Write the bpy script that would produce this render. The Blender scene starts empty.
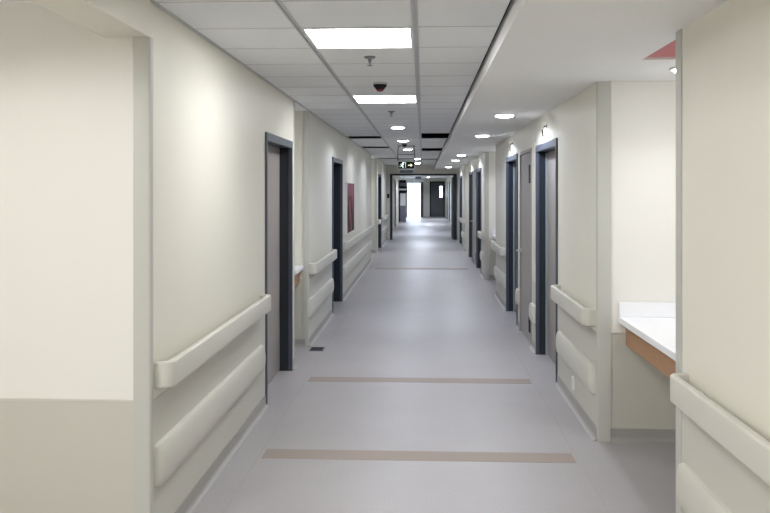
import bpy, bmesh, math, random
from mathutils import Vector, Matrix

random.seed(7)
SC = bpy.context.scene
COL = SC.collection
PI = math.pi

# ------------------------------------------------------------------ camera
cam_data = bpy.data.cameras.new('camera')
cam_data.sensor_width = 36.0
cam_data.lens = 814.0 / 770.0 * 36.0
cam_data.shift_y = -66.0 / 770.0
cam_data.clip_end = 300.0
cam_data.clip_start = 0.05
cam = bpy.data.objects.new('camera', cam_data)
COL.objects.link(cam)
cam.location = (0.0, 0.0, 1.65)
cam.rotation_euler = (PI / 2, 0, math.atan(38.0 / 814.0))
SC.camera = cam

# ------------------------------------------------------------------ world: overcast daylight outside the far exit
world = bpy.data.worlds.new('daylight')
SC.world = world
world.use_nodes = True
bg = world.node_tree.nodes['Background']
bg.inputs[0].default_value = (0.66, 0.80, 1.0, 1)
bg.inputs[1].default_value = 5.0

# ------------------------------------------------------------------ exposure / light levels
vs = SC.view_settings
vs.view_transform = 'Standard'
vs.look = 'None'
vs.gamma = 1.0
vs.use_curve_mapping = False
vs.exposure = 1.0
PANEL = 12.0        # radiance of the ceiling light panels
SPOT = 25.0         # watts of every recessed downlight
DISC = 14.0         # radiance of the downlight lens
SC.cycles.max_bounces = 14
SC.cycles.diffuse_bounces = 10
SC.cycles.sample_clamp_indirect = 8.0
SC.cycles.caustics_reflective = False
SC.cycles.caustics_refractive = False


# ------------------------------------------------------------------ materials
def mat(name, col, rough=0.5, spec=0.5, metal=0.0, noise=0.0, nscale=40.0, bump=0.0, bscale=200.0,
        emit=None, estr=0.0, stretch=None):
    m = bpy.data.materials.new(name)
    m.use_nodes = True
    nt = m.node_tree
    b = nt.nodes['Principled BSDF']
    b.inputs['Base Color'].default_value = (*col, 1)
    b.inputs['Roughness'].default_value = rough
    b.inputs['Specular IOR Level'].default_value = spec
    b.inputs['Metallic'].default_value = metal
    if emit:
        b.inputs['Emission Color'].default_value = (*emit, 1)
        b.inputs['Emission Strength'].default_value = estr
    if noise or bump:
        geo = nt.nodes.new('ShaderNodeNewGeometry')
        src = geo.outputs['Position']
        if stretch:
            mp = nt.nodes.new('ShaderNodeMapping')
            mp.inputs['Scale'].default_value = stretch
            nt.links.new(src, mp.inputs['Vector'])
            src = mp.outputs['Vector']
    if noise:
        n = nt.nodes.new('ShaderNodeTexNoise')
        n.inputs['Scale'].default_value = nscale
        n.inputs['Detail'].default_value = 5
        nt.links.new(src, n.inputs['Vector'])
        mx = nt.nodes.new('ShaderNodeMix')
        mx.data_type = 'RGBA'
        mx.inputs['A'].default_value = (*[max(0, c * (1 - noise)) for c in col], 1)
        mx.inputs['B'].default_value = (*[min(1, c * (1 + noise)) for c in col], 1)
        nt.links.new(n.outputs['Fac'], mx.inputs['Factor'])
        nt.links.new(mx.outputs['Result'], b.inputs['Base Color'])
    if bump:
        n2 = nt.nodes.new('ShaderNodeTexNoise')
        n2.inputs['Scale'].default_value = bscale
        n2.inputs['Detail'].default_value = 3
        nt.links.new(src, n2.inputs['Vector'])
        bp = nt.nodes.new('ShaderNodeBump')
        bp.inputs['Strength'].default_value = bump
        bp.inputs['Distance'].default_value = 0.002
        nt.links.new(n2.outputs['Fac'], bp.inputs['Height'])
        nt.links.new(bp.outputs['Normal'], b.inputs['Normal'])
    return m


M = {}
M['paint'] = mat('cream_wall_paint', (0.735, 0.715, 0.635), 0.45, 0.35, noise=0.015, nscale=3, bump=0.05, bscale=260)
M['paintw'] = mat('white_wall_paint', (0.765, 0.755, 0.715), 0.45, 0.35, noise=0.015, nscale=3, bump=0.05, bscale=260)
M['sheet'] = mat('grey_beige_wall_sheet', (0.53, 0.52, 0.46), 0.5, 0.35, noise=0.02, nscale=5)
M['gyp'] = mat('white_gypsum', (0.83, 0.835, 0.835), 0.7, 0.3, noise=0.01, nscale=4)
M['tile'] = mat('ceiling_tile', (0.76, 0.775, 0.79), 0.85, 0.2, noise=0.02, nscale=90, bump=0.08, bscale=320)
M['grid'] = mat('ceiling_grid', (0.50, 0.51, 0.53), 0.5, 0.4)
M['void'] = mat('ceiling_void_dark', (0.012, 0.013, 0.015), 0.9, 0.1)
M['rail'] = mat('vinyl_rail', (0.585, 0.575, 0.52), 0.42, 0.4, noise=0.01, nscale=20, bump=0.04, bscale=500)
M['guard'] = mat('vinyl_corner_guard', (0.50, 0.505, 0.465), 0.4, 0.45)
M['base'] = mat('coved_vinyl_base', (0.34, 0.33, 0.315), 0.45, 0.4, noise=0.03, nscale=30)
M['frame'] = mat('slate_door_frame', (0.070, 0.084, 0.115), 0.38, 0.5)
M['reveal'] = mat('navy_door_reveal', (0.016, 0.023, 0.034), 0.35, 0.5)
M['leaf'] = mat('taupe_woodgrain', (0.31, 0.285, 0.27), 0.45, 0.4, noise=0.10, nscale=14, stretch=(9, 9, 0.5))
M['leafdark'] = mat('charcoal_woodgrain', (0.085, 0.088, 0.098), 0.45, 0.4, noise=0.12, nscale=14, stretch=(9, 9, 0.5))
M['steel'] = mat('brushed_steel', (0.55, 0.55, 0.56), 0.3, 0.5, metal=1.0)
M['strip'] = mat('brown_floor_inlay', (0.315, 0.262, 0.23), 0.55, 0.3, noise=0.05, nscale=60)
M['counter'] = mat('white_solid_surface', (0.83, 0.84, 0.87), 0.25, 0.5)
M['oak'] = mat('oak_apron', (0.36, 0.20, 0.105), 0.45, 0.4, noise=0.28, nscale=10, stretch=(1.2, 1.2, 16))
M['stop'] = mat('grey_green_stop', (0.30, 0.35, 0.36), 0.4, 0.4)
M['seam'] = mat('seam', (0.34, 0.33, 0.335), 0.5)
M['black'] = mat('black_plastic', (0.010, 0.010, 0.012), 0.65, 0.25)
M['greyleaf'] = mat('grey_violet_door', (0.20, 0.20, 0.25), 0.5, 0.4)
M['greypl'] = mat('grey_plastic', (0.20, 0.21, 0.23), 0.5, 0.4)
M['whitepl'] = mat('white_plastic', (0.78, 0.78, 0.76), 0.4, 0.5)
M['redpl'] = mat('dark_red_plastic', (0.22, 0.015, 0.03), 0.3, 0.5)
M['pink'] = mat('pink_fire_board', (0.60, 0.24, 0.25), 0.8, 0.2, noise=0.05, nscale=12)
M['paper'] = mat('paper', (0.80, 0.82, 0.84), 0.7, 0.2)
M['bluegrey'] = mat('blue_grey_plate', (0.22, 0.28, 0.36), 0.5, 0.4)
M['bluedoor'] = mat('blue_grey_door', (0.13, 0.17, 0.26), 0.4, 0.5)
M['panel'] = mat('light_panel', (0.9, 0.9, 0.9), 0.5, emit=(0.97, 0.985, 1.0), estr=PANEL)
M['disc'] = mat('downlight_lens', (0.9, 0.9, 0.9), 0.5, emit=(0.96, 0.98, 1.0), estr=DISC)
M['signglow'] = mat('lit_pictogram', (0.8, 0.9, 0.85), 0.5, emit=(0.75, 0.95, 0.85), estr=0.4)
M['signglow2'] = mat('lit_arrow', (0.9, 0.92, 0.7), 0.5, emit=(0.95, 1.0, 0.72), estr=0.4)

# glass for the door windows
mg = bpy.data.materials.new('clear_glass')
mg.use_nodes = True
gb = mg.node_tree.nodes['Principled BSDF']
gb.inputs['Base Color'].default_value = (0.95, 0.98, 1, 1)
gb.inputs['Roughness'].default_value = 0.02
gb.inputs['Transmission Weight'].default_value = 1.0
gb.inputs['IOR'].default_value = 1.1
M['glass'] = mg


def floor_material():
    m = bpy.data.materials.new('grey_sheet_vinyl')
    m.use_nodes = True
    nt = m.node_tree
    b = nt.nodes['Principled BSDF']
    geo = nt.nodes.new('ShaderNodeNewGeometry')
    n1 = nt.nodes.new('ShaderNodeTexNoise')
    n1.inputs['Scale'].default_value = 95
    n1.inputs['Detail'].default_value = 6
    n2 = nt.nodes.new('ShaderNodeTexNoise')
    n2.inputs['Scale'].default_value = 1.6
    n2.inputs['Detail'].default_value = 6
    n2.inputs['Roughness'].default_value = 0.65
    for n in (n1, n2):
        nt.links.new(geo.outputs['Position'], n.inputs['Vector'])
    r1 = nt.nodes.new('ShaderNodeValToRGB')
    r1.color_ramp.elements[0].position = 0.3
    r1.color_ramp.elements[0].color = (0.345, 0.330, 0.338, 1)
    r1.color_ramp.elements[1].position = 0.7
    r1.color_ramp.elements[1].color = (0.408, 0.390, 0.399, 1)
    r2 = nt.nodes.new('ShaderNodeValToRGB')
    r2.color_ramp.elements[0].position = 0.3
    r2.color_ramp.elements[0].color = (0.93, 0.925, 0.92, 1)
    r2.color_ramp.elements[1].position = 0.65
    r2.color_ramp.elements[1].color = (1, 1, 1, 1)
    nt.links.new(n1.outputs['Fac'], r1.inputs['Fac'])
    nt.links.new(n2.outputs['Fac'], r2.inputs['Fac'])
    mx = nt.nodes.new('ShaderNodeMix')
    mx.data_type = 'RGBA'
    mx.blend_type = 'MULTIPLY'
    mx.inputs['Factor'].default_value = 1
    nt.links.new(r1.outputs['Color'], mx.inputs['A'])
    nt.links.new(r2.outputs['Color'], mx.inputs['B'])
    nt.links.new(mx.outputs['Result'], b.inputs['Base Color'])
    b.inputs['Roughness'].default_value = 0.42
    b.inputs['Specular IOR Level'].default_value = 0.5
    bp = nt.nodes.new('ShaderNodeBump')
    bp.inputs['Strength'].default_value = 0.08
    bp.inputs['Distance'].default_value = 0.002
    nt.links.new(n2.outputs['Fac'], bp.inputs['Height'])
    nt.links.new(bp.outputs['Normal'], b.inputs['Normal'])
    return m


M['floor'] = floor_material()


def picture_material():
    """flat print: muted pink and maroon patches with dark upright shapes"""
    m = bpy.data.materials.new('pink_print')
    m.use_nodes = True
    nt = m.node_tree
    b = nt.nodes['Principled BSDF']
    tc = nt.nodes.new('ShaderNodeTexCoord')
    mp = nt.nodes.new('ShaderNodeMapping')
    mp.inputs['Scale'].default_value = (1, 2.4, 1.7)
    nt.links.new(tc.outputs['Object'], mp.inputs['Vector'])
    n = nt.nodes.new('ShaderNodeTexNoise')
    n.inputs['Scale'].default_value = 1.3
    n.inputs['Detail'].default_value = 6
    nt.links.new(mp.outputs['Vector'], n.inputs['Vector'])
    r = nt.nodes.new('ShaderNodeValToRGB')
    e = r.color_ramp.elements
    e[0].position = 0.44
    e[0].color = (0.03, 0.012, 0.018, 1)
    e[1].position = 0.60
    e[1].color = (0.27, 0.085, 0.11, 1)
    k = e.new(0.5)
    k.color = (0.10, 0.022, 0.035, 1)
    nt.links.new(n.outputs['Fac'], r.inputs['Fac'])
    sep = nt.nodes.new('ShaderNodeSeparateXYZ')
    nt.links.new(tc.outputs['Object'], sep.inputs[0])
    r2 = nt.nodes.new('ShaderNodeValToRGB')
    r2.color_ramp.elements[0].position = 0.17
    r2.color_ramp.elements[0].color = (0, 0, 0, 1)
    r2.color_ramp.elements[1].position = 0.21
    r2.color_ramp.elements[1].color = (1, 1, 1, 1)
    nt.links.new(sep.outputs['Z'], r2.inputs['Fac'])
    mx = nt.nodes.new('ShaderNodeMix')
    mx.data_type = 'RGBA'
    nt.links.new(r2.outputs['Color'], mx.inputs['Factor'])
    nt.links.new(r.outputs['Color'], mx.inputs['A'])
    mx.inputs['B'].default_value = (0.22, 0.075, 0.105, 1)
    nt.links.new(mx.outputs['Result'], b.inputs['Base Color'])
    b.inputs['Roughness'].default_value = 0.65
    b.inputs['Specular IOR Level'].default_value = 0.2
    return m


M['print'] = picture_material()


# ------------------------------------------------------------------ mesh helpers
class MB:
    def __init__(self):
        self.bm = bmesh.new()

    def box(self, x0, x1, y0, y1, z0, z1, bevel=0.0, seg=2):
        v = [self.bm.verts.new(p) for p in (
            (x0, y0, z0), (x1, y0, z0), (x1, y1, z0), (x0, y1, z0),
            (x0, y0, z1), (x1, y0, z1), (x1, y1, z1), (x0, y1, z1))]
        fs = [self.bm.faces.new([v[i] for i in q]) for q in (
            (0, 3, 2, 1), (4, 5, 6, 7), (0, 1, 5, 4), (1, 2, 6, 5), (2, 3, 7, 6), (3, 0, 4, 7))]
        if bevel:
            ed = list({e for f in fs for e in f.edges})
            bmesh.ops.bevel(self.bm, geom=ed, offset=bevel, segments=seg, affect='EDGES', profile=0.5)
        return self

    def prism(self, poly, axis, a0, a1):
        """extrude a 2D polygon along an axis. axis y: poly=(x,z); x: (y,z); z: (x,y)"""
        def P(p, t):
            return {'y': (p[0], t, p[1]), 'x': (t, p[0], p[1]), 'z': (p[0], p[1], t)}[axis]
        A = [self.bm.verts.new(P(p, a0)) for p in poly]
        B = [self.bm.verts.new(P(p, a1)) for p in poly]
        n = len(poly)
        self.bm.faces.new(A)
        self.bm.faces.new(B[::-1])
        for i in range(n):
            self.bm.faces.new((A[i], B[i], B[(i + 1) % n], A[(i + 1) % n]))
        return self

    def loft(self, rings, cap=True):
        R = [[self.bm.verts.new(p) for p in r] for r in rings]
        n = len(R[0])
        for a, b in zip(R, R[1:]):
            for i in range(n):
                self.bm.faces.new((a[i], b[i], b[(i + 1) % n], a[(i + 1) % n]))
        if cap:
            self.bm.faces.new(R[0][::-1])
            self.bm.faces.new(R[-1])
        return self

    def lathe(self, prof, c=(0, 0, 0), n=24, axis='z'):
        """prof: list of (radius, height) from the top cap to the bottom cap"""
        rings = []
        for r, h in prof:
            ring = []
            for i in range(n):
                a = 2 * PI * i / n
                u, w = r * math.cos(a), r * math.sin(a)
                p = {'z': (u, w, h), 'x': (h, u, w), 'y': (u, h, w)}[axis]
                ring.append((c[0] + p[0], c[1] + p[1], c[2] + p[2]))
            rings.append(ring)
        return self.loft(rings)

    def tube(self, pts, r, n=8):
        pts = [Vector(p) for p in pts]
        rings = []
        for i, p in enumerate(pts):
            d = (pts[min(i + 1, len(pts) - 1)] - pts[max(i - 1, 0)]).normalized()
            up = Vector((0, 0, 1)) if abs(d.z) < 0.9 else Vector((1, 0, 0))
            a = d.cross(up).normalized()
            b = d.cross(a).normalized()
            rings.append([p + a * r * math.cos(2 * PI * k / n) + b * r * math.sin(2 * PI * k / n) for k in range(n)])
        return self.loft(rings)

    def build(self, name, m, parent=None, smooth=False, loc=None):
        bmesh.ops.recalc_face_normals(self.bm, faces=self.bm.faces[:])
        me = bpy.data.meshes.new(name)
        self.bm.to_mesh(me)
        self.bm.free()
        me.materials.append(M[m] if isinstance(m, str) else m)
        if smooth:
            for p in me.polygons:
                p.use_smooth = True
            me.set_sharp_from_angle(angle=math.radians(35))
        return link(name, me, parent, loc)


def link(name, me, parent=None, loc=None):
    o = bpy.data.objects.new(name, me)
    COL.objects.link(o)
    if parent:
        o.parent = parent
    if loc is not None:
        o.location = loc
    return o


def tag(o, label, cat, group=None):
    o['label'] = label
    o['category'] = cat
    if group:
        o['group'] = group
    return o


def structure(o, label=None):
    o['kind'] = 'structure'
    if label:
        o['label'] = label
    return o


def empty(name, loc=(0, 0, 0), rz=0.0):
    o = bpy.data.objects.new(name, None)
    o.empty_display_size = 0.1
    o.location = loc
    o.rotation_euler = (0, 0, rz)
    COL.objects.link(o)
    return o


# ------------------------------------------------------------------ key dimensions (metres)
XL, XR = -1.21, 1.15          # faces of the two corridor walls
CEIL, BULK = 2.49, 2.368       # tile ceiling, lowered gypsum bulkhead
BX = 0.41                      # inner edge of the bulkhead
YB = -4.0                      # wall behind the viewer
YP = 27.4                      # cross frame far down the corridor
YE = 51.0                      # end of the building
T = 0.16                       # wall thickness
DH = 2.10                      # outer height of the door frames
DADO = 0.71

# door / recess openings along the walls: (y0, y1)
L_DOORS = [(6.187, 7.43), (10.787, 12.09), (21.891, 23.395)]
L_REC = [(7.6, 8.532), (18.885, 21.39)]
R_DOORS = [(7.008, 8.283), (9.931, 11.226), (16.091, 17.434), (19.033, 20.259), (23.987, 25.458)]
R_SERV = [(8.666, 9.676), (17.611, 18.867)]
R_REC = [(3.752, 5.419), (12.903, 15.188), (20.848, 22.319)]
REC_L_BACK = XL - 0.62
REC_R_BACK = XR + 0.72


# ------------------------------------------------------------------ floor
fl = MB().box(-4.0, 4.0, YB - 0.2, YE + 0.3, -0.2, 0.0).build('floor', 'floor')
structure(fl, 'pale grey sheet vinyl corridor floor')
for y0, y1 in ((4.975, 5.155), (7.0, 7.17), (17.0, 17.35)):
    MB().box(-0.995, 0.93, y0, y1, -0.01, 0.0012).build('floor_strip', 'strip', fl)
# welded seams of the vinyl sheets
for x in (-1.02, 0.95):
    MB().box(x - 0.003, x + 0.003, 3.0, YP, -0.01, 0.0006).build('seam', 'seam', fl)
og = MB().box(-4.0, 4.0, YE + 0.3, YE + 14, -0.25, -0.03).build('ground_outside', mat('pale_paving', (0.75, 0.76, 0.76), 0.8), None)
structure(og, 'pale paving outside the far exit')


# ------------------------------------------------------------------ walls
def wall_run(name, xa, xb, openings, y0, y1, ztop, label):
    """one long wall with door openings (with a lintel) and full-height recess gaps"""
    b = MB()
    cur = y0
    for a, c, kind in sorted(openings):
        if a > cur:
            b.box(xa, xb, cur, a, 0, ztop)
        if kind == 'door':
            b.box(xa, xb, a, c, DH - 0.02, ztop)
        cur = c
    if cur < y1:
        b.box(xa, xb, cur, y1, 0, ztop)
    return structure(b.build(name, 'paint'), label)


lo = [(a + 0.02, c - 0.02, 'door') for a, c in L_DOORS] + [(a, c, 'gap') for a, c in L_REC]
ro = [(a + 0.02, c - 0.02, 'door') for a, c in R_DOORS + R_SERV] + [(a, c, 'gap') for a, c in R_REC]
wl = wall_run('wall_left', XL - T, XL, lo, 3.561, YP, CEIL + 0.03, 'cream left corridor wall with doors and recesses')
wr = wall_run('wall_right', XR, XR + T, ro, YB, YP, CEIL + 0.03, 'cream right corridor wall with doors and recesses')
# alcove on the near left: header beam, end wall facing the camera, outer wall
b = MB().box(XL - 0.2, XL, YB, 3.561, 2.33, CEIL + 0.03)
structure(b.build('wall_header', 'paint'), 'cream header beam over the near left alcove')
b = MB().box(-3.2, XL - T, 3.561, 3.561 + T, 0, CEIL + 0.03)
b.box(XL - T, XL - 0.004, 3.559, 3.563, 0, 2.33)
wa = structure(b.build('wall_alcove', 'paintw'), 'cream alcove wall facing the viewer at near left')
b = MB().box(-3.36, -3.2, YB, 3.561 + T, 0, CEIL + 0.03)
structure(b.build('wall_alcove_side', 'paint'))
b = MB().box(-3.36, XR + T, YB - T, YB, 0, CEIL + 0.03)
structure(b.build('wall_behind', 'paint'))
# recess liners (back wall and the two returns)
for i, (a, c) in enumerate(L_REC):
    b = MB()
    b.box(REC_L_BACK - 0.1, REC_L_BACK, a - 0.08, c + 0.1, 0, CEIL + 0.03)
    b.box(REC_L_BACK, XL - T, a - 0.08, a, 0, CEIL + 0.03)
    b.box(REC_L_BACK, XL - T, c, c + 0.1, 0, CEIL + 0.03)
    structure(b.build('wall_recess_left', 'paintw'))
for i, (a, c) in enumerate(R_REC):
    b = MB()
    b.box(REC_R_BACK, REC_R_BACK + 0.1, a - 0.1, c + 0.1, 0, CEIL + 0.03)
    b.box(XR + T, REC_R_BACK, a - 0.1, a, 0, CEIL + 0.03)
    b.box(XR + T, REC_R_BACK, c, c + 0.1, 0, CEIL + 0.03)
    b.box(XR + 0.004, XR + T, c - 0.002, c + 0.002, 0, BULK)
    structure(b.build('wall_recess_right', 'paintw'))

# wall-protection sheet (dado) on the lower walls, 2 mm proud with a light top bead
def dado(side, y0, y1):
    x = XL if side == 'left' else XR
    s = 1 if side == 'left' else -1
    xs = sorted((x, x + s * 0.003))
    b = MB().box(xs[0], xs[1], y0, y1, 0.0, DADO)
    par = wl if side == 'left' else wr
    return b.build('dado_sheet', 'sheet2', par)


M['sheet2'] = mat('beige_wall_sheet', (0.55, 0.54, 0.485), 0.48, 0.35, noise=0.015, nscale=5)


def spans(y0, y1, ops):
    out, cur = [], y0
    for a, c in sorted(ops):
        if a > cur:
            out.append((cur, a))
        cur = max(cur, c)
    if cur < y1:
        out.append((cur, y1))
    return out


L_SPANS = spans(3.561, YP, L_DOORS + L_REC)
R_SPANS = spans(YB, YP, R_DOORS + R_SERV + R_REC)
for a, c in L_SPANS:
    dado('left', a, c)
for a, c in R_SPANS:
    dado('right', a, c)
# dado on the walls that face the camera inside alcove and recesses
def dado_face(par, x0, x1, y):
    MB().box(x0, x1, y - 0.004, y, 0, DADO).build('dado_sheet', 'sheet', par)
    MB().box(x0, x1, y - 0.007, y, DADO, DADO + 0.012, 0.002, 1).build('dado_bead', 'rail', par)


dado_face(wa, -3.2, XL - 0.066, 3.561)
rec_par = [o for o in COL.objects if o.name.startswith('wall_recess_right')]
lec_par = [o for o in COL.objects if o.name.startswith('wall_recess_left')]
for o, (a, c) in zip(rec_par, R_REC):
    dado_face(o, XR + 0.075, REC_R_BACK, c)
for o, (a, c) in zip(lec_par, L_REC):
    dado_face(o, REC_L_BACK, XL - 0.03, c)


# ------------------------------------------------------------------ coved base along the walls
def cove_profile(s, x, h=0.085):
    p = [(x, 0.0), (x, h), (x + s * 0.007, h)]
    for k in range(5):
        a = k / 4 * PI / 2
        p.append((x + s * (0.007 + 0.028 * (1 - math.cos(a))), 0.030 - 0.028 * math.sin(a)))
    p.append((x + s * 0.035, 0.0))
    return p


b = MB()
for a, c in L_SPANS:
    b.prism(cove_profile(1, XL), 'y', a, c)
structure(b.build('baseboard_left', 'base', smooth=True), 'coved grey vinyl base along the left wall')
b = MB()
for a, c in R_SPANS:
    b.prism(cove_profile(-1, XR), 'y', a, c)
structure(b.build('baseboard_right', 'base', smooth=True), 'coved grey vinyl base along the right wall')


def cove_x(name, x0, x1, y):
    p = [(y, 0), (y, 0.085), (y - 0.007, 0.085), (y - 0.007, 0.03), (y - 0.015, 0.01), (y - 0.035, 0)]
    structure(MB().prism(p, 'x', x0, x1).build(name, 'base'))


cove_x('baseboard_alcove', -3.2, XL - 0.03, 3.557)
for a, c in R_REC:
    cove_x('baseboard_recess', XR + 0.08, REC_R_BACK, c - 0.004)
for a, c in L_REC:
    cove_x('baseboard_recess', REC_L_BACK, XL - 0.03, c - 0.004)

# ------------------------------------------------------------------ ceiling: tile grid, bulkhead, dark void above missing tiles
TX = [XL, -0.647, -0.040, BX - 0.022]
ROW0, ROW = 4.195, 0.6
ceil = empty('ceiling', (0, 0, CEIL))
structure(ceil, 'suspended ceiling of grey mineral tiles in a metal grid')
tile_mesh = []
for k in range(3):
    x0, x1 = TX[k] + 0.014, TX[k + 1] - 0.014
    if k == 0:
        x0 = TX[0] + 0.004
    if k == 2:
        x1 = TX[3]
    bm = MB().box(x0, x1, 0.0045, ROW - 0.0045, 0.003, 0.011, 0.002, 1)
    bmesh.ops.recalc_face_normals(bm.bm, faces=bm.bm.faces[:])
    me = bpy.data.meshes.new('ceiling_tile')
    bm.bm.to_mesh(me)
    bm.bm.free()
    me.materials.append(M['tile'])
    tile_mesh.append(me)
N0 = int(math.floor((YB - ROW0) / ROW))
N1 = int((YP - ROW0) / ROW)
PANEL_ROWS = (-10, -5, 0, 5)
MISSING = {(0, 14), (0, 19), (0, 28), (2, 13), (2, 14), (2, 20), (2, 21), (2, 29)}
for n in range(N0, N1 + 1):
    for k in range(3):
        if (k, n) in MISSING or (k == 1 and n in PANEL_ROWS):
            continue
        o = link('tile', tile_mesh[k], ceil, (0, ROW0 + n * ROW, 0.0))
yS, yT = ROW0 + N0 * ROW, ROW0 + (N1 + 1) * ROW
for x in TX[1:3]:
    bm = MB()
    bm.box(x - 0.016, x - 0.006, yS, yT, 0.0, 0.006)
    bm.box(x + 0.006, x + 0.016, yS, yT, 0.0, 0.006)
    bm.box(x - 0.007, x + 0.007, yS, yT, 0.006, 0.03)
    bm.build('main_runner', 'grid', ceil)
MB().box(XL, XL + 0.02, 3.561, yT, -0.002, 0.004).build('wall_angle', 'grid', ceil)
tee_me = []
for k in range(3):
    tee = MB().box(TX[k] + 0.016, TX[k + 1] - (0.016 if k < 2 else 0), -0.006, 0.006, 0.0, 0.0025)
    bmesh.ops.recalc_face_normals(tee.bm, faces=tee.bm.faces[:])
    me = bpy.data.meshes.new('cross_tee')
    tee.bm.to_mesh(me)
    tee.bm.free()
    me.materials.append(M['grid'])
    tee_me.append(me)
for n in range(N0, N1 + 2):
    for k in range(3):
        if (k, n) in MISSING and (k, n - 1) in MISSING:
            continue
        link('cross_tee', tee_me[k], ceil, (0, ROW0 + n * ROW, 0.0015))

b = MB()
b.box(-1.5, 1.7, YB - 0.2, YP + 0.05, 3.05, 3.1)
b.box(-1.5, 1.7, YP, YP + 0.05, CEIL + 0.03, 3.05)
b.box(-1.5, 1.7, YB - 0.2, YB - 0.16, CEIL + 0.03, 3.05)
b.box(-1.5, XL - 0.02, YB - 0.2, 3.8, CEIL + 0.031, 3.05)
b.box(-1.5, XL - 0.02, 3.8, YP, CEIL + 0.03, 3.05)
b.box(BX + 0.02, BX + 0.05, YB, YP, CEIL + 0.04, 3.05)
structure(b.build('ceiling_void', 'void'), 'dark void above the missing ceiling tiles')
b = MB().box(-3.4, XL, YB - 0.2, 3.561 + T, CEIL, CEIL + 0.03)
for a, c in L_REC:
    b.box(REC_L_BACK - 0.1, XL, a, c, CEIL - 0.002, CEIL + 0.03)
structure(b.build('ceiling_alcove', 'gyp'))
# gypsum bulkhead with an open hatch in the near recess
b = MB()
hx0, hx1, hy0, hy1 = 1.20, 1.75, 3.88, 4.53
for x0, x1, y0, y1 in ((BX, REC_R_BACK + 0.1, YB, hy0), (BX, REC_R_BACK + 0.1, hy1, YP),
                       (BX, hx0, hy0, hy1), (hx1, REC_R_BACK + 0.1, hy0, hy1)):
    b.box(x0, x1, y0, y1, BULK, BULK + 0.015)
b.prism([(BX - 0.025, BULK + 0.0005), (BX + 0.02, BULK + 0.0005), (BX + 0.02, CEIL + 0.04), (BX, CEIL + 0.04), (BX, CEIL)], 'y', YB, YP)
structure(b.build('ceiling_bulkhead', 'gyp'), 'lowered white gypsum bulkhead along the right side')
hb = MB().box(hx0 - 0.02, hx1 + 0.02, hy0 - 0.02, hy1 + 0.02, BULK + 0.015, BULK + 0.03)
ho = hb.build('ceiling_hatch', 'pink')
tag(ho, 'pink bare board patch in the ceiling over the right counter recess', 'ceiling patch')
MB().box(1.62, 1.66, 4.45, 4.50, BULK - 0.035, BULK + 0.016, 0.004, 1).build('clip', 'steel', ho)


# ------------------------------------------------------------------ doors
door_n = [0]


def door(side, y0, y1, label, leaf='leaf', recess=0.10, open_room=False, stop=False):
    door_n[0] += 1
    root = empty('door_%d' % door_n[0], (XL if side == 'left' else XR, y0, 0), 0)
    structure(root, label)
    s = 1 if side == 'left' else -1          # towards the corridor
    W = y1 - y0
    F = 0.038

    def B(bm, x0, x1, *a):
        lo_, hi_ = sorted((s * x0, s * x1))
        return bm.box(lo_, hi_, *a)
    # face casing, slightly proud
    B(MB(), -0.02, 0.016, 0, F, 0, DH, 0.003, 1).build('jamb_casing', 'frame', root)
    B(MB(), -0.02, 0.016, W - F, W, 0, DH, 0.003, 1).build('jamb_casing', 'frame', root)
    B(MB(), -0.02, 0.016, F, W - F, DH - 0.065, DH, 0.003, 1).build('head_casing', 'frame', root)
    # dark reveal lining
    D = 0.17
    b = MB()
    B(b, -D, -0.02, 0.02, F - 0.004, 0, DH - 0.06)
    B(b, -D, -0.02, W - F + 0.004, W - 0.02, 0, DH - 0.06)
    B(b, -D, -0.02, 0.02, W - 0.02, DH - 0.061, DH - 0.02)
    b.build('reveal', 'reveal', root)
    if stop:
        b = MB()
        B(b, -recess + 0.002, -recess + 0.02, W - F - 0.03, W - F + 0.004, 0, DH - 0.07)
        b.build('door_stop', 'stop', root)
    if open_room:
        lf = B(MB(), -D - 0.02 - (W - 2 * F), -D - 0.02, W - F - 0.05, W - F - 0.008, 0.008, DH - 0.07, 0.002, 1).build('leaf', 'leafdark', root)
        b = MB()
        B(b, -2.1, -D, -0.5, W + 0.5, DH + 0.3, DH + 0.34)
        B(b, -2.14, -2.1, -0.5, W + 0.5, 0, DH + 0.34)
        B(b, -2.1, -D, -0.54, -0.5, 0, DH + 0.34)
        B(b, -2.1, -D, W + 0.5, W + 0.54, 0, DH + 0.34)
        b.build('dark_room', 'greypl', root)
        return root
    lf = B(MB(), -recess - 0.045, -recess, F - 0.004, W - F + 0.004, 0.008, DH - 0.062, 0.002, 1).build('leaf', leaf, root)
    # backing so that nothing shows round the leaf
    # lever handle on the side nearest the camera
    hy = F + 0.09
    b = MB()
    c = (s * -recess, hy, 1.0)
    b.lathe([(0.026, 0), (0.026, s * 0.009), (0.011, s * 0.01), (0.011, s * 0.045)], c, 16, 'x')
    b.box(*sorted((s * (-recess + 0.036), s * (-recess + 0.052))), hy - 0.01, hy + 0.115, 0.991, 1.009, 0.005, 2)
    b.build('handle', 'steel', lf, smooth=True)
    B(MB(), -recess - 0.001, -recess + 0.002, F + 0.03, W - F - 0.03, 0.03, 0.30).build('kick_plate', 'steel2', lf)
    return root


M['steel2'] = mat('taupe_kick_plate', (0.29, 0.27, 0.255), 0.4, 0.5)

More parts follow.
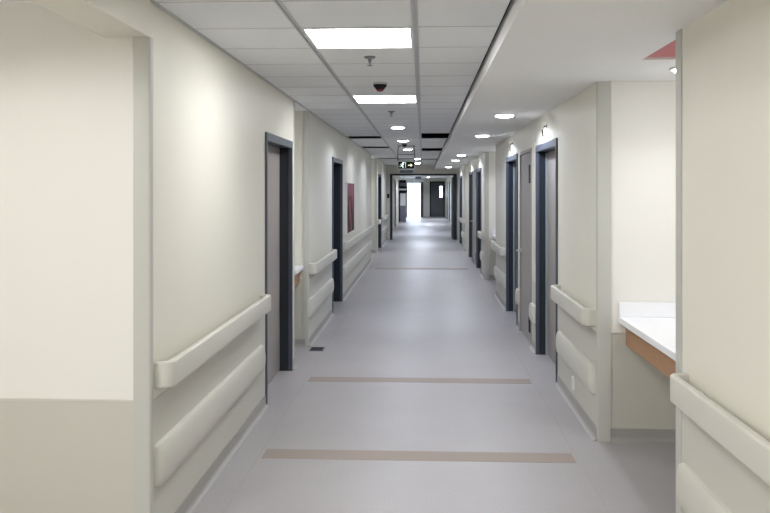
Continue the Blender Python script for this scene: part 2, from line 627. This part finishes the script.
door('left', *L_DOORS[0], 'taupe door in slate frame between the long near handrail and the left recess')
door('left', *L_DOORS[1], 'dark open doorway in slate frame before the pink picture', open_room=True)
door('left', *L_DOORS[2], 'dark doorway beyond the far left recess', leaf='leafdark')
door('right', *R_DOORS[0], 'taupe door in slate frame nearest on the right wall', stop=True)
door('right', *R_DOORS[1], 'slate framed door beyond the grey service door on the right', leaf='leafdark', stop=True)
door('right', *R_DOORS[2], 'dark slate framed door after the second right recess', leaf='leafdark')
door('right', *R_DOORS[3], 'dark slate framed door beyond the far service door on the right', leaf='leafdark')
door('right', *R_DOORS[4], 'dark door on the right beside the cross frame', leaf='leafdark')


def service_door(y0, y1, label):
    door_n[0] += 1
    root = empty('door_%d' % door_n[0], (XR, y0, 0), 0)
    structure(root, label)
    W = y1 - y0
    b = MB()
    b.box(-0.010, 0.06, 0, 0.035, 0, DH, 0.003, 1)
    b.box(-0.010, 0.06, W - 0.035, W, 0, DH, 0.003, 1)
    b.box(-0.010, 0.06, 0.035, W - 0.035, DH - 0.035, DH, 0.003, 1)
    b.build('frame', 'leaf', root)
    lf = MB().box(0.004, 0.05, 0.038, W - 0.038, 0.01, DH - 0.038, 0.003, 1).build('leaf', 'leaf', root)
    MB().box(-0.004, 0.006, 0.10, 0.24, 1.73, 1.93, 0.003, 1).build('sign_plate', 'black', lf)
    MB().box(-0.010, 0.006, 0.10, 0.22, 0.12, 0.29, 0.008, 2).build('vent_grille', 'black', lf)
    b = MB()
    b.lathe([(0.024, 0.004), (0.024, -0.008), (0.010, -0.01), (0.010, -0.055)], (0, W - 0.10, 0.95), 16, 'x')
    b.box(-0.060, -0.045, W - 0.2, W - 0.09, 0.94, 0.96, 0.005, 2)
    b.build('handle', 'steel', lf, smooth=True)
    # service closet behind
    MB().box(0.06, 0.14, 0.0, W, 0, DH).build('backing', 'reveal', root)
    return root


service_door(*R_SERV[0], 'grey flush service door between two slate framed doors')
service_door(*R_SERV[1], 'far grey flush service door on the right wall')


# ------------------------------------------------------------------ handrails and crash rails
def handrail(side, y0, y1, label, z0=0.758, z1=0.877):
    s = 1 if side == 'left' else -1
    x = XL if side == 'left' else XR
    root = empty('handrail', (x, y0, 0))
    tag(root, label, 'handrail', 'vinyl handrails along the corridor')
    W = y1 - y0
    R = 0.055
    t = 0.036
    OUT = 0.085

    def section(px, py, nx, ny):
        """rounded section standing on the path point, n = inward normal"""
        e = 0.010
        pts = []
        for cx_, cz_, a0 in ((e, z1 - e, 90), (t - e, z1 - e, 0), (t - e, z0 + e, -90), (e, z0 + e, 180)):
            for k in range(4):
                a = math.radians(a0 + (90 if a0 in (90, 180) else 0) * 0 + 90 - 30 * k) if False else 0
        ring = []
        for (u0, w0, st) in ((t - e, z1 - e, 0), (e, z1 - e, 90), (e, z0 + e, 180), (t - e, z0 + e, 270)):
            for k in range(4):
                a = math.radians(st + 30 * k)
                ring.append((u0 + e * math.cos(a), w0 + e * math.sin(a)))
        return [(px + nx * u, py + ny * u, w) for u, w in ring]
    # straight rail
    r = MB()
    r.loft([section(s * OUT, yy, -s, 0) for yy in (R, W - R)])
    r.build('rail', 'rail', root, smooth=True)
    # curved end returns to the wall
    for end in (0, 1):
        b = MB()
        rings = []
        yc = R if end == 0 else W - R
        for k in range(9):
            a = k / 8 * PI / 2
            px = s * (OUT - R + R * math.cos(a))
            py = yc + (-1 if end == 0 else 1) * R * math.sin(a)
            rings.append(section(px, py, -s * math.cos(a), (1 if end == 0 else -1) * math.sin(a)))
        yy = yc + (-1 if end == 0 else 1) * R
        rings.append(section(s * 0.002, yy, 0, (1 if end == 0 else -1)))
        b.loft(rings)
        b.build('end_return', 'rail', root, smooth=True)
    nb = max(2, int(W / 0.9) + 1)
    for i in range(nb):
        yy = 0.22 + (W - 0.44) * i / (nb - 1) if W > 0.7 else W * (0.35 + 0.3 * i)
        b = MB()
        b.box(*sorted((s * 0.003, s * (OUT - t + 0.004))), yy - 0.03, yy + 0.03, z0 + 0.03, z1 - 0.03, 0.004, 1)
        b.build('bracket', 'rail', root)
    return root


def crash_rail(side, y0, y1, label, z0=0.308, z1=0.503):
    s = 1 if side == 'left' else -1
    x = XL if side == 'left' else XR
    root = empty('crash_rail', (x, y0, 0))
    tag(root, label, 'crash rail', 'vinyl crash rails along the corridor')
    W = y1 - y0
    zc, hh = (z0 + z1) / 2, (z1 - z0) / 2

    def ring(yy, k):
        pts = [(0.0025, zc - hh * k), ]
        for i in range(13):
            a = -PI / 2 + PI * i / 12
            pts.append((0.004 + (0.012 * (1 if abs(math.sin(a)) < 0.999 else 0) + 0.026 * math.cos(a) ** 0.8 if abs(math.cos(a)) > 1e-6 else 0.004) * k, zc + hh * k * math.sin(a)))
        pts.append((0.0025, zc + hh * k))
        return [(s * p, yy, q) for p, q in pts]
    c = 0.035
    MB().loft([ring(c, 1), ring(W - c, 1)]).build('bumper', 'rail', root, smooth=True)
    for e in (0, 1):
        rings = []
        for k in range(6):
            a = k / 5 * PI / 2 * 0.97
            d = c * (1 - math.sin(a))
            kk = 0.88 + 0.12 * math.cos(a)
            rr = ring(d if e == 0 else W - d, kk)
            flat = max(0.12, math.cos(a))
            rings.append([(s * (0.0025 + (abs(p[0]) - 0.0025) * flat), p[1], p[2]) for p in rr])
        MB().loft(rings).build('end_cap', 'rail', root, smooth=True)
    return root


handrail('left', 3.611, 6.037, 'long cream handrail at near left before the taupe door')
handrail('left', 8.582, 10.687, 'cream handrail on the left between the recess and the dark doorway')
handrail('left', 12.22, 18.784, 'cream handrail running under the pink picture')
handrail('left', 21.44, 21.841, 'tiny far left handrail stub before the last dark doorway')
handrail('left', 23.545, 27.203, 'far left cream handrail ending at the cross frame')
handrail('right', YB + 1.0, 3.614, 'closest cream handrail at the right edge of the picture', 0.735, 0.855)
handrail('right', 5.497, 6.9, 'cream handrail on the right between counter recess and taupe door', 0.742, 0.860)
handrail('right', 11.334, 12.903, 'cream handrail on the right before the second recess', 0.742, 0.860)
handrail('right', 15.257, 16.012, 'short cream handrail on the right after the second recess', 0.742, 0.860)
handrail('right', 22.368, 23.888, 'far right cream handrail after the third recess', 0.742, 0.860)
crash_rail('left', 3.611, 6.037, 'long bulging cream crash rail at near left low on the wall')
crash_rail('left', 8.582, 10.687, 'low cream crash rail on the left between the recess and the dark doorway')
crash_rail('left', 12.22, 18.784, 'low cream crash rail on the wall with the pink picture')
crash_rail('left', 23.545, 27.203, 'far left low cream crash rail ending at the cross frame')
crash_rail('right', YB + 1.0, 3.655, 'closest low cream crash rail at the right edge of the picture', 0.265, 0.455)
crash_rail('right', 5.497, 6.9, 'low cream crash rail on the right above the white socket plate', 0.285, 0.475)
crash_rail('right', 8.332, 8.636, 'stubby low crash rail between the taupe door and the service door', 0.285, 0.475)
crash_rail('right', 9.696, 9.911, 'tiny low crash rail beyond the grey service door on the right', 0.285, 0.475)
crash_rail('right', 11.334, 12.854, 'low cream crash rail on the right before the second recess', 0.285, 0.475)
crash_rail('right', 15.257, 16.012, 'short low crash rail on the right after the second recess', 0.285, 0.475)
crash_rail('right', 22.368, 23.888, 'far right low crash rail after the third recess', 0.285, 0.475)


# ------------------------------------------------------------------ corner guards
def corner_guard(x, y, sx, sy, ztop, label, w=0.072, w2=0.028):
    """L-shaped vinyl guard: outer corner at (x, y); legs run towards -sx in x and -sy in y; rounded nose"""
    t = 0.006
    n = 0.012
    poly = []
    # outer outline: start at the end of the x leg
    poly.append((x - sx * w, y + sy * t))
    for k in range(5):
        a = k / 4 * PI / 2
        poly.append((x + sx * t - sx * n + sx * n * math.sin(a), y + sy * t - sy * n + sy * n * math.cos(a)))
    poly.append((x + sx * t, y - sy * w2))
    poly.append((x, y - sy * w2))
    poly.append((x, y))
    poly.append((x - sx * w, y))
    root = empty('corner_guard', (x, y, 0))
    tag(root, label, 'corner guard', 'vinyl corner guards')
    m = len(poly)
    loc = [(p[0] - x, p[1] - y) for p in poly]
    # two flanges meeting at the rounded nose
    fx = [loc[0], loc[1], loc[2], loc[3], (0, 0), loc[-1]]
    fy = [loc[3], loc[4], loc[5], loc[6], loc[7], (0, 0)]
    for f in (fx, fy):
        MB().prism(f, 'z', 0.0, ztop).build('flange', 'guard', root, smooth=True)
    return root


corner_guard(XL, 3.557, 1, -1, 2.33, 'tall grey corner guard at near left beside the alcove wall')
corner_guard(XL, 7.6, 1, 1, CEIL, 'corner guard on the left just past the taupe door', 0.05)
corner_guard(XL, 8.528, 1, -1, CEIL, 'corner guard on the far side of the left counter recess', 0.05)
corner_guard(XL, 18.885, 1, 1, CEIL, 'corner guard at the end of the pink picture wall', 0.05)
corner_guard(XL, 21.386, 1, -1, CEIL, 'far left corner guard beside the last dark doorway', 0.06)
corner_guard(XR, 3.752, -1, 1, BULK, 'tall corner guard at the right edge beside the nearest handrail', 0.03, 0.08)
corner_guard(XR, 5.415, -1, -1, BULK, 'wide pale corner guard on the right between counter recess and handrail', 0.085)
corner_guard(XR, 12.903, -1, 1, BULK, 'corner guard on the right at the near side of the second recess', 0.05)
corner_guard(XR, 15.184, -1, -1, BULK, 'corner guard on the right at the far side of the second recess', 0.07)
corner_guard(XR, 20.848, -1, 1, BULK, 'corner guard on the right at the near side of the third recess', 0.05)
corner_guard(XR, 22.315, -1, -1, BULK, 'corner guard on the right at the far side of the third recess', 0.07)


# ------------------------------------------------------------------ counters in the recesses
def counter(side, a, c, label, zt=0.82):
    s = 1 if side == 'right' else -1
    wall = XR if side == 'right' else XL
    back = REC_R_BACK if side == 'right' else REC_L_BACK
    xf = wall + s * (0.135 if side == 'right' else 0.045)
    root = empty('wall_counter', ((xf + back) / 2, (a + c) / 2, 0))
    tag(root, label, 'counter', 'counters built into the wall recesses')
    root_x, root_y = root.location.x, root.location.y

    def bx(m, name, x0, x1, y0, y1, z0, z1, bev):
        x0, x1 = sorted((x0 - root_x, x1 - root_x))
        return MB().box(x0, x1, y0 - root_y, y1 - root_y, z0, z1, bev, 2).build(name, m, root)
    bx('counter', 'worktop', xf, back - s * 0.002, a + 0.002, c - 0.006, zt - 0.042, zt, 0.004)
    if side == 'right':
        bx('counter', 'backsplash', xf + s * 0.0, back - s * 0.002, c - 0.024, c - 0.006, zt, zt + 0.098, 0.003)
    bx('counter', 'backsplash', back - s * 0.022, back - s * 0.002, a + 0.002, c - 0.024, zt, zt + 0.098, 0.003)
    bx('oak', 'apron', xf + s * 0.045, xf + s * 0.065, a + 0.002, c - 0.006, zt - 0.185, zt - 0.042, 0.002)
    return root


counter('right', *R_REC[0], 'white counter with oak apron in the nearest right recess')
counter('right', *R_REC[1], 'white counter in the second right recess, mostly hidden by the wall')
counter('left', *L_REC[0], 'white counter with oak apron in the narrow left recess', 0.86)


# ------------------------------------------------------------------ lamps
def panel_light(n, label):
    y0 = ROW0 + n * ROW
    root = empty('ceiling_light', ((TX[1] + TX[2]) / 2, y0 + ROW / 2, CEIL))
    tag(root, label, 'ceiling light', 'square light panels in the tile ceiling')
    hx, hy = (TX[2] - TX[1]) / 2 - 0.017, ROW / 2 - 0.008
    b = MB()
    b.box(-hx, hx, -hy, -hy + 0.012, -0.002, 0.02)
    b.box(-hx, hx, hy - 0.012, hy, -0.002, 0.02)
    b.box(-hx, -hx + 0.012, -hy + 0.012, hy - 0.012, -0.002, 0.02)
    b.box(hx - 0.012, hx, -hy + 0.012, hy - 0.012, -0.002, 0.02)
    b.build('frame', 'whitepl', root)
    MB().box(-hx + 0.012, hx - 0.012, -hy + 0.012, hy - 0.012, 0.002, 0.012).build('diffuser', 'panel', root)
    return root


panel_light(0, 'large bright square light panel nearest the viewer in the tile ceiling')
panel_light(5, 'second bright square light panel beyond the dark red detector')
panel_light(-5, 'square light panel above the viewer out of frame')
panel_light(-10, 'square light panel behind the viewer out of frame')

dl_lens = None


def downlight(x, y, z, label, watts=SPOT, col=(0.80, 0.86, 1.0), ang=166, blend=0.3):
    root = empty('downlight', (x, y, z))
    tag(root, label, 'downlight', 'round recessed downlights')
    MB().lathe([(0.085, -0.001), (0.098, -0.001), (0.105, -0.006), (0.098, -0.010), (0.086, -0.010), (0.085, -0.001)][1:], n=32).build('trim_ring', 'whitepl', root, smooth=True)
    MB().lathe([(0.086, -0.0095), (0.086, -0.0125), (0.075, -0.020), (0.05, -0.026), (0.001, -0.029)], n=32).build('lens', 'disc', root, smooth=True)  # lens domed downwards so its shape imitates the bloom of the lamp
    ld = bpy.data.lights.new('downlight_lamp', 'SPOT')
    ld.energy = watts
    ld.color = col
    ld.spot_size = math.radians(ang)
    ld.spot_blend = blend
    ld.shadow_soft_size = 0.07
    lo_ = bpy.data.objects.new('lamp_light', ld)
    COL.objects.link(lo_)
    lo_.parent = root
    lo_.location = (0, 0, -0.045)
    return root


for x, y, lab in ((-0.33, 10.75, 'first round downlight in the tile ceiling past the light panels'),
                  (-0.33, 13.6, 'second round downlight in the tile ceiling past the light panels'),
                  (-0.31, 16.5, 'round downlight in the tile ceiling just above the hanging exit sign'),
                  (-0.16, 21.4, 'round downlight beyond the exit sign in the tile ceiling'),
                  (-0.16, 24.8, 'round downlight in the tile ceiling closest to the cross frame')):
    downlight(x, y, CEIL, lab, SPOT if y < 20 else 36.0)
for y, lab in ((7.753, 'nearest round downlight in the white bulkhead on the right'),
               (10.598, 'second round downlight in the white bulkhead on the right'),
               (16.434, 'third round downlight in the white bulkhead on the right'),
               (19.278, 'fourth round downlight in the white bulkhead on the right'),
               (24.575, 'last round downlight in the white bulkhead before the cross frame')):
    downlight(0.77, y, BULK, lab)
# lamp inside the near right recess, hidden from view by the wall corner
downlight(1.55, 4.85, BULK, 'round downlight over the right counter, peeking past the wall corner', 14.0, (0.97, 0.98, 1.0), 135, 1.0)
downlight(-2.3, 0.6, CEIL, 'added downlight in the near left alcove ceiling, out of frame', 78.0, (1.0, 0.985, 0.965), 177, 0.12)  # unseen pair added, set back to light the alcove wall evenly
downlight(-2.3, -1.4, CEIL, 'added downlight at the back of the left alcove, behind the viewer', 78.0, (1.0, 0.985, 0.965), 177, 0.12)
downlight(XL - 0.3, 20.2, CEIL - 0.002, 'round downlight inside the far left recess, hidden by the wall', 12.0, (1.0, 1.0, 0.9), 150)
downlight(XR + 0.36, 14.2, BULK, 'round downlight inside the second right recess, hidden by the wall', 10.0, (1.0, 0.99, 0.95), 150)
downlight(XR + 0.36, 21.6, BULK, 'round downlight inside the third right recess, hidden by the wall', 10.0, (1.0, 1.0, 0.9), 150)


# ------------------------------------------------------------------ sprinklers and detectors
def sprinkler(x, y, label):
    root = empty('sprinkler', (x, y, CEIL))
    tag(root, label, 'sprinkler', 'sprinkler heads in the tile ceiling')
    MB().lathe([(0.036, 0.004), (0.036, -0.004), (0.024, -0.010), (0.012, -0.011)], n=20).build('escutcheon', 'greypl', root, smooth=True)
    MB().lathe([(0.011, -0.010), (0.011, -0.03), (0.007, -0.034), (0.006, -0.05)], n=12).build('stem', 'greypl', root, smooth=True)
    MB().lathe([(0.004, -0.048), (0.017, -0.052), (0.017, -0.055), (0.003, -0.055)], n=16).build('deflector', 'greypl', root, smooth=True)


sprinkler(-0.335, 5.12, 'grey sprinkler head between the two light panels')
sprinkler(-0.335, 8.65, 'small grey sprinkler head past the second light panel')


def detector(x, y, r, label):
    root = empty('smoke_detector', (x, y, CEIL))
    tag(root, label, 'detector', 'ceiling detectors')
    MB().lathe([(r, 0.003), (r, -0.012), (r * 0.9, -0.018), (r * 0.6, -0.019)], n=28).build('base', 'grid', root, smooth=True)
    MB().lathe([(r * 0.98, -0.014), (r * 0.92, -0.026), (r * 0.55, -0.052), (r * 0.3, -0.062), (0.002, -0.063)], n=28).build('dome', 'black', root, smooth=True)
    MB().lathe([(r * 0.62, -0.046), (r * 0.42, -0.064), (0.002, -0.070)], n=16).build('sensor', 'redpl', root, smooth=True)


detector(-0.335, 6.35, 0.055, 'black and dark red dome detector just before the second light panel')
detector(-0.33, 14.55, 0.05, 'small dark dome detector in front of the exit sign')

# ------------------------------------------------------------------ exit sign hanging from the ceiling
ex = empty('exit_sign', (-0.315, 15.3, CEIL))
tag(ex, 'black exit sign with running figure and arrow hung on a bracket from the ceiling', 'exit sign')
b = MB()
b.box(-0.165, 0.165, -0.03, 0.03, -0.012, 0.002, 0.003, 1)
b.build('ceiling_plate', 'greypl', ex)
for sx in (-1, 1):
    MB().tube([(sx * 0.135, 0, -0.01), (sx * 0.155, 0, -0.06), (sx * 0.158, 0, -0.29)], 0.007, 8).build('rod', 'black', ex, smooth=True)
for z in (-0.165, -0.245):
    MB().box(-0.158, 0.158, -0.008, 0.008, z - 0.008, z + 0.008, 0.002, 1).build('cross_bar', 'greypl', ex)
cs = MB().box(-0.165, 0.165, -0.022, 0.022, -0.445, -0.285, 0.006, 2).build('casing', 'whitepl', ex)
MB().box(-0.150, 0.150, -0.0235, -0.020, -0.431, -0.299).build('face', 'black', cs)
# pictogram: doorway, running figure, arrow
b = MB()
yv0, yv1 = -0.0265, -0.023


def bar(b, x0, z0, x1, z1, w):
    d = Vector((x1 - x0, z1 - z0)).normalized()
    nx, nz = -d.y * w / 2, d.x * w / 2
    b.prism([(x0 + nx, z0 + nz), (x1 + nx, z1 + nz), (x1 - nx, z1 - nz), (x0 - nx, z0 - nz)], 'y', yv0, yv1)


for q in ((-0.065, -0.415, -0.065, -0.312, 0.008), (-0.065, -0.314, -0.01, -0.314, 0.008), (-0.012, -0.312, -0.012, -0.415, 0.008)):
    bar(b, *q)
b.build('doorway_symbol', 'signglow', cs)
b = MB()
b.lathe([(0.012, yv0), (0.012, yv1)], (-0.058, 0, -0.328), 12, 'y')
for q in ((-0.064, -0.340, -0.080, -0.375, 0.022), (-0.080, -0.372, -0.056, -0.392, 0.012), (-0.056, -0.392, -0.060, -0.415, 0.010),
          (-0.082, -0.372, -0.102, -0.390, 0.012), (-0.102, -0.390, -0.128, -0.388, 0.010),
          (-0.066, -0.342, -0.040, -0.358, 0.009), (-0.070, -0.344, -0.100, -0.346, 0.009), (-0.100, -0.346, -0.112, -0.362, 0.009)):
    bar(b, *q)
b.build('running_figure', 'signglow', cs)
b = MB()
bar(b, 0.035, -0.365, 0.085, -0.365, 0.018)
b.prism([(0.082, -0.400), (0.122, -0.365), (0.082, -0.330)], 'y', yv0, yv1)
b.build('arrow', 'signglow2', cs)

# ------------------------------------------------------------------ picture on the left wall
pc = empty('wall_picture', (XL, 13.373, 1.37))
tag(pc, 'muted pink and maroon printed picture above the left handrail', 'picture')
MB().box(0.0, 0.022, -0.66, 0.66, -0.40, 0.40, 0.003, 1).build('canvas', 'print', pc)
b = MB()
b.box(0.0, 0.026, -0.675, -0.655, -0.415, 0.415)
b.box(0.0, 0.026, 0.655, 0.675, -0.415, 0.415)
b.box(0.0, 0.026, -0.655, 0.655, -0.415, -0.397)
b.box(0.0, 0.026, -0.655, 0.655, 0.397, 0.415)
b.build('frame', 'whitepl', pc)

# ------------------------------------------------------------------ small fittings
so = MB().box(XR - 0.012, XR, 6.223, 6.302, 0.13, 0.23, 0.003, 1).build('socket_plate', 'whitepl')
tag(so, 'small white socket plate low on the wall under the right crash rail', 'socket')
fd = empty('floor_box', (-1.10, 8.42, 0))
tag(fd, 'small dark metal floor box beside the left recess', 'floor box')
MB().box(-0.075, 0.075, -0.10, 0.10, -0.002, 0.004, 0.001, 1).build('rim', 'greypl', fd)
MB().box(-0.065, 0.065, -0.088, 0.088, 0.002, 0.006, 0.001, 1).build('lid', 'black', fd)


def wire_stub(y, z, label):
    root = empty('cable_stub', (XR, y, z))
    tag(root, label, 'cable', 'loose cable ends above the right doors')
    MB().lathe([(0.018, 0.002), (0.018, -0.006), (0.006, -0.008)], n=14, axis='x').build('grommet', 'greypl', root, smooth=True)
    MB().tube([(0, 0, 0), (-0.025, 0.0, -0.006), (-0.04, 0.005, -0.04), (-0.035, 0.0, -0.10)], 0.007, 8).build('cable', 'black', root, smooth=True)


wire_stub(7.626, 2.25, 'short black cable end above the nearest right door')
wire_stub(10.47, 2.25, 'short black cable end above the second slate door on the right')
bt = MB().box(XR - 0.02, XR, 8.391, 8.469, 2.155, 2.20, 0.003, 1).build('wall_sensor', 'whitepl')
tag(bt, 'small white sensor above the gap between taupe door and service door', 'sensor')

# ------------------------------------------------------------------ cross frame at the end of the ward
HZ = 2.20
b = MB()
b.box(-3.0, -1.10, YP, YP + 0.18, 0, CEIL + 0.03)
b.box(1.12, 3.0, YP, YP + 0.18, 0, CEIL + 0.03)
b.box(-1.10, 1.12, YP, YP + 0.18, HZ, CEIL + 0.03)
structure(b.build('wall_cross', 'paint'), 'beige cross wall with a wide dark framed opening')
pf = empty('door_%d' % (door_n[0] + 1), (0, YP, 0))
door_n[0] += 1
structure(pf, 'wide dark framed opening across the corridor')
MB().box(-1.11, -1.03, -0.02, 0.20, 0, HZ + 0.01, 0.004, 1).build('jamb', 'reveal', pf)
MB().box(1.02, 1.13, -0.02, 0.20, 0, HZ + 0.01, 0.004, 1).build('jamb', 'reveal', pf)
MB().box(-1.03, 1.02, -0.02, 0.20, HZ - 0.045, HZ + 0.01, 0.004, 1).build('head', 'reveal', pf)
lf = MB().box(0.985, 1.03, 0.20, 1.22, 0.01, HZ - 0.09, 0.003, 1).build('leaf', 'leafdark', pf)
MB().box(0.965, 0.99, 1.02, 1.10, 0.95, 1.15, 0.004, 1).build('push_plate', 'steel', lf)
pl = MB().box(-0.78, -0.34, YP - 0.012, YP, 2.25, 2.33, 0.003, 1).build('header_sign', 'bluegrey')
tag(pl, 'narrow blue-grey plate on the beige cross wall under the exit sign', 'sign')
sw = MB().box(-1.205, -1.135, YP - 0.02, YP, 1.40, 1.54, 0.004, 1).build('call_point', 'black')
tag(sw, 'small black call point on the cross wall beside the dark frame', 'call point')

# ------------------------------------------------------------------ corridor beyond the cross frame
Z2 = 2.42
b = MB().box(-3.0, 3.0, YP + 0.18, YE + 0.2, Z2, Z2 + 0.1)
structure(b.build('ceiling_far', 'gyp'), 'pale ceiling beyond the cross frame')
FD = [(30.2, 31.5), (33.5, 34.8), (37.5, 38.8), (42.5, 43.8), (46.0, 47.3)]
b = MB()
cur = YP + 0.18
for a, c in FD:
    b.box(1.40, 1.56, cur, a, 0, Z2)
    b.box(1.40, 1.56, a, c, 2.1, Z2)
    cur = c
b.box(1.40, 1.56, cur, YE, 0, Z2)
structure(b.build('wall_far_right', 'paint'))
for i, (a, c) in enumerate(FD):
    door_n[0] += 1
    r = empty('door_%d' % door_n[0], (1.40, a, 0))
    structure(r, '%s blue-grey door on the right beyond the cross frame' % ('first', 'second', 'third', 'fourth', 'last')[i])
    W = c - a
    bb = MB()
    bb.box(-0.03, 0.05, 0, 0.06, 0, 2.13)
    bb.box(-0.03, 0.05, W - 0.06, W, 0, 2.13)
    bb.box(-0.03, 0.05, 0.06, W - 0.06, 2.07, 2.13)
    bb.build('frame', 'frame', r)
    l2 = MB().box(0.0, 0.045, 0.06, W - 0.06, 0.01, 2.07).build('leaf', 'bluedoor', r)
    MB().box(-0.05, 0.0, 0.12, 0.24, 0.98, 1.01, 0.004, 1).build('handle', 'steel', l2)
b = MB()
b.box(-1.43, -1.27, YP + 0.18, YE, 0, Z2)
structure(b.build('wall_far_left', 'paint'))
for i, (a, c) in enumerate([(31.0, 32.3), (36.5, 37.8)]):
    door_n[0] += 1
    r = empty('door_%d' % door_n[0], (-1.27, a, 0))
    structure(r, '%s blue-grey door on the left beyond the cross frame' % ('first', 'second')[i])
    W = c - a
    bb = MB()
    bb.box(-0.01, 0.03, 0, 0.06, 0, 2.13)
    bb.box(-0.01, 0.03, W - 0.06, W, 0, 2.13)
    bb.box(-0.01, 0.03, 0.06, W - 0.06, 2.07, 2.13)
    bb.build('frame', 'frame', r)
    l2 = MB().box(-0.005, 0.012, 0.06, W - 0.06, 0.01, 2.07).build('leaf', 'bluedoor', r)
    MB().box(0.012, 0.06, 0.12, 0.24, 0.98, 1.01, 0.004, 1).build('handle', 'steel', l2)

# end wall: bright exit opening on the left, charcoal door on the right
EX0, EX1, EZ = -1.03, -0.10, 2.16
DX0, DX1, DZ = 0.42, 1.36, 2.22
b = MB()
b.box(-1.43, EX0, YE, YE + 0.2, 0, Z2)
b.box(EX0, EX1, YE, YE + 0.2, EZ, Z2)
b.box(EX1, DX0, YE, YE + 0.2, 0, Z2)
b.box(DX0, DX1, YE, YE + 0.2, DZ, Z2)
b.box(DX1, 1.56, YE, YE + 0.2, 0, Z2)
structure(b.build('wall_end', 'paint'), 'pale end wall of the corridor')
door_n[0] += 1
r = empty('door_%d' % door_n[0], (EX0, YE, 0))
structure(r, 'bright open exit to daylight at the end of the corridor')
W = EX1 - EX0
MB().box(0, 0.06, -0.02, 0.2, 0, EZ).build('jamb', 'frame', r)
MB().box(W - 0.06, W + 0.12, -0.03, 0.2, 0, EZ).build('jamb', 'frame', r)
MB().box(0.06, W - 0.06, -0.02, 0.2, EZ - 0.05, EZ).build('head', 'frame', r)
MB().box(0.0, W, -0.02, 0.2, 0.0, 0.02).build('threshold', 'greypl', r)
MB().box(W - 0.05, W - 0.005, -0.95, -0.03, 0.01, EZ - 0.06).build('leaf', 'bluedoor', r)
door_n[0] += 1
r = empty('door_%d' % door_n[0], (DX0, YE, 0))
structure(r, 'charcoal door with a narrow lit window at the end of the corridor')
W = DX1 - DX0
MB().box(0, 0.07, -0.03, 0.1, 0, DZ).build('jamb', 'black', r)
MB().box(W - 0.07, W, -0.03, 0.1, 0, DZ).build('jamb', 'black', r)
MB().box(0.07, W - 0.07, -0.03, 0.1, DZ - 0.07, DZ).build('head', 'black', r)
MB().box(0.07, W - 0.07, -0.03, 0.1, 0.0, 0.02).build('threshold', 'greypl', r)
bb = MB()
bb.box(0.07, 0.62, 0, 0.045, 0.01, DZ - 0.07)
bb.box(0.79, W - 0.07, 0, 0.045, 0.01, DZ - 0.07)
bb.box(0.62, 0.79, 0, 0.045, 0.01, 1.22)
bb.box(0.62, 0.79, 0, 0.045, 1.92, DZ - 0.07)
lf = bb.build('leaf', 'leafdark', r)
MB().box(0.62, 0.79, 0.015, 0.025, 1.22, 1.92).build('pane', 'glass', lf)

# open door leaf with notices that stands out from the left wall
od = empty('door_%d' % (door_n[0] + 1), (-1.27, 43.0, 0))
door_n[0] += 1
structure(od, 'grey door standing open across the far corridor with notices on it')
lf = MB().box(0.03, 0.38, 0, 0.05, 0.01, 2.16, 0.003, 1).build('leaf', 'greyleaf' if 'greyleaf' in M else 'frame', od)
MB().box(0.0, 0.06, -0.02, 0.07, 0, 2.2).build('hinge_post', 'black', od)
MB().box(0.03, 0.38, -0.01, 0.06, 2.06, 2.2).build('head_rail', 'black', lf)
sg = MB().box(-1.28, -0.86, 42.95, 42.985, 1.52, 1.87, 0.004, 1).build('notice_board', 'black')
tag(sg, 'black sign with a white band on the open far door', 'sign')
MB().box(-0.30, 0.10, -0.004, 0.0, -0.04, 0.05).build('white_band', 'paper', sg, loc=(-0.98, 42.952, 1.70))
pp = MB().box(-1.20, -0.92, 42.98, 42.995, 0.85, 1.50).build('notice_sheet', 'paper')
tag(pp, 'white paper notice under the black sign on the open far door', 'notice')
e2 = empty('exit_sign', (-0.22, 38.0, Z2))
tag(e2, 'tiny second exit sign beyond the cross frame', 'exit sign')
MB().box(-0.005, 0.005, -0.005, 0.005, -0.12, 0.0).build('rod', 'greypl', e2)
MB().box(-0.14, 0.14, -0.02, 0.02, -0.24, -0.12, 0.004, 1).build('casing', 'bluegrey', e2)
for x, y, lab in ((0.0, 31.0, 'added downlight just beyond the cross frame'),
                  (0.0, 39.5, 'added downlight midway along the far corridor'),
                  (0.3, 46.5, 'added downlight near the charcoal end door')):
    downlight(x, y, Z2, lab, 120.0)  # lamps added to brighten the far corridor and its open door leaf
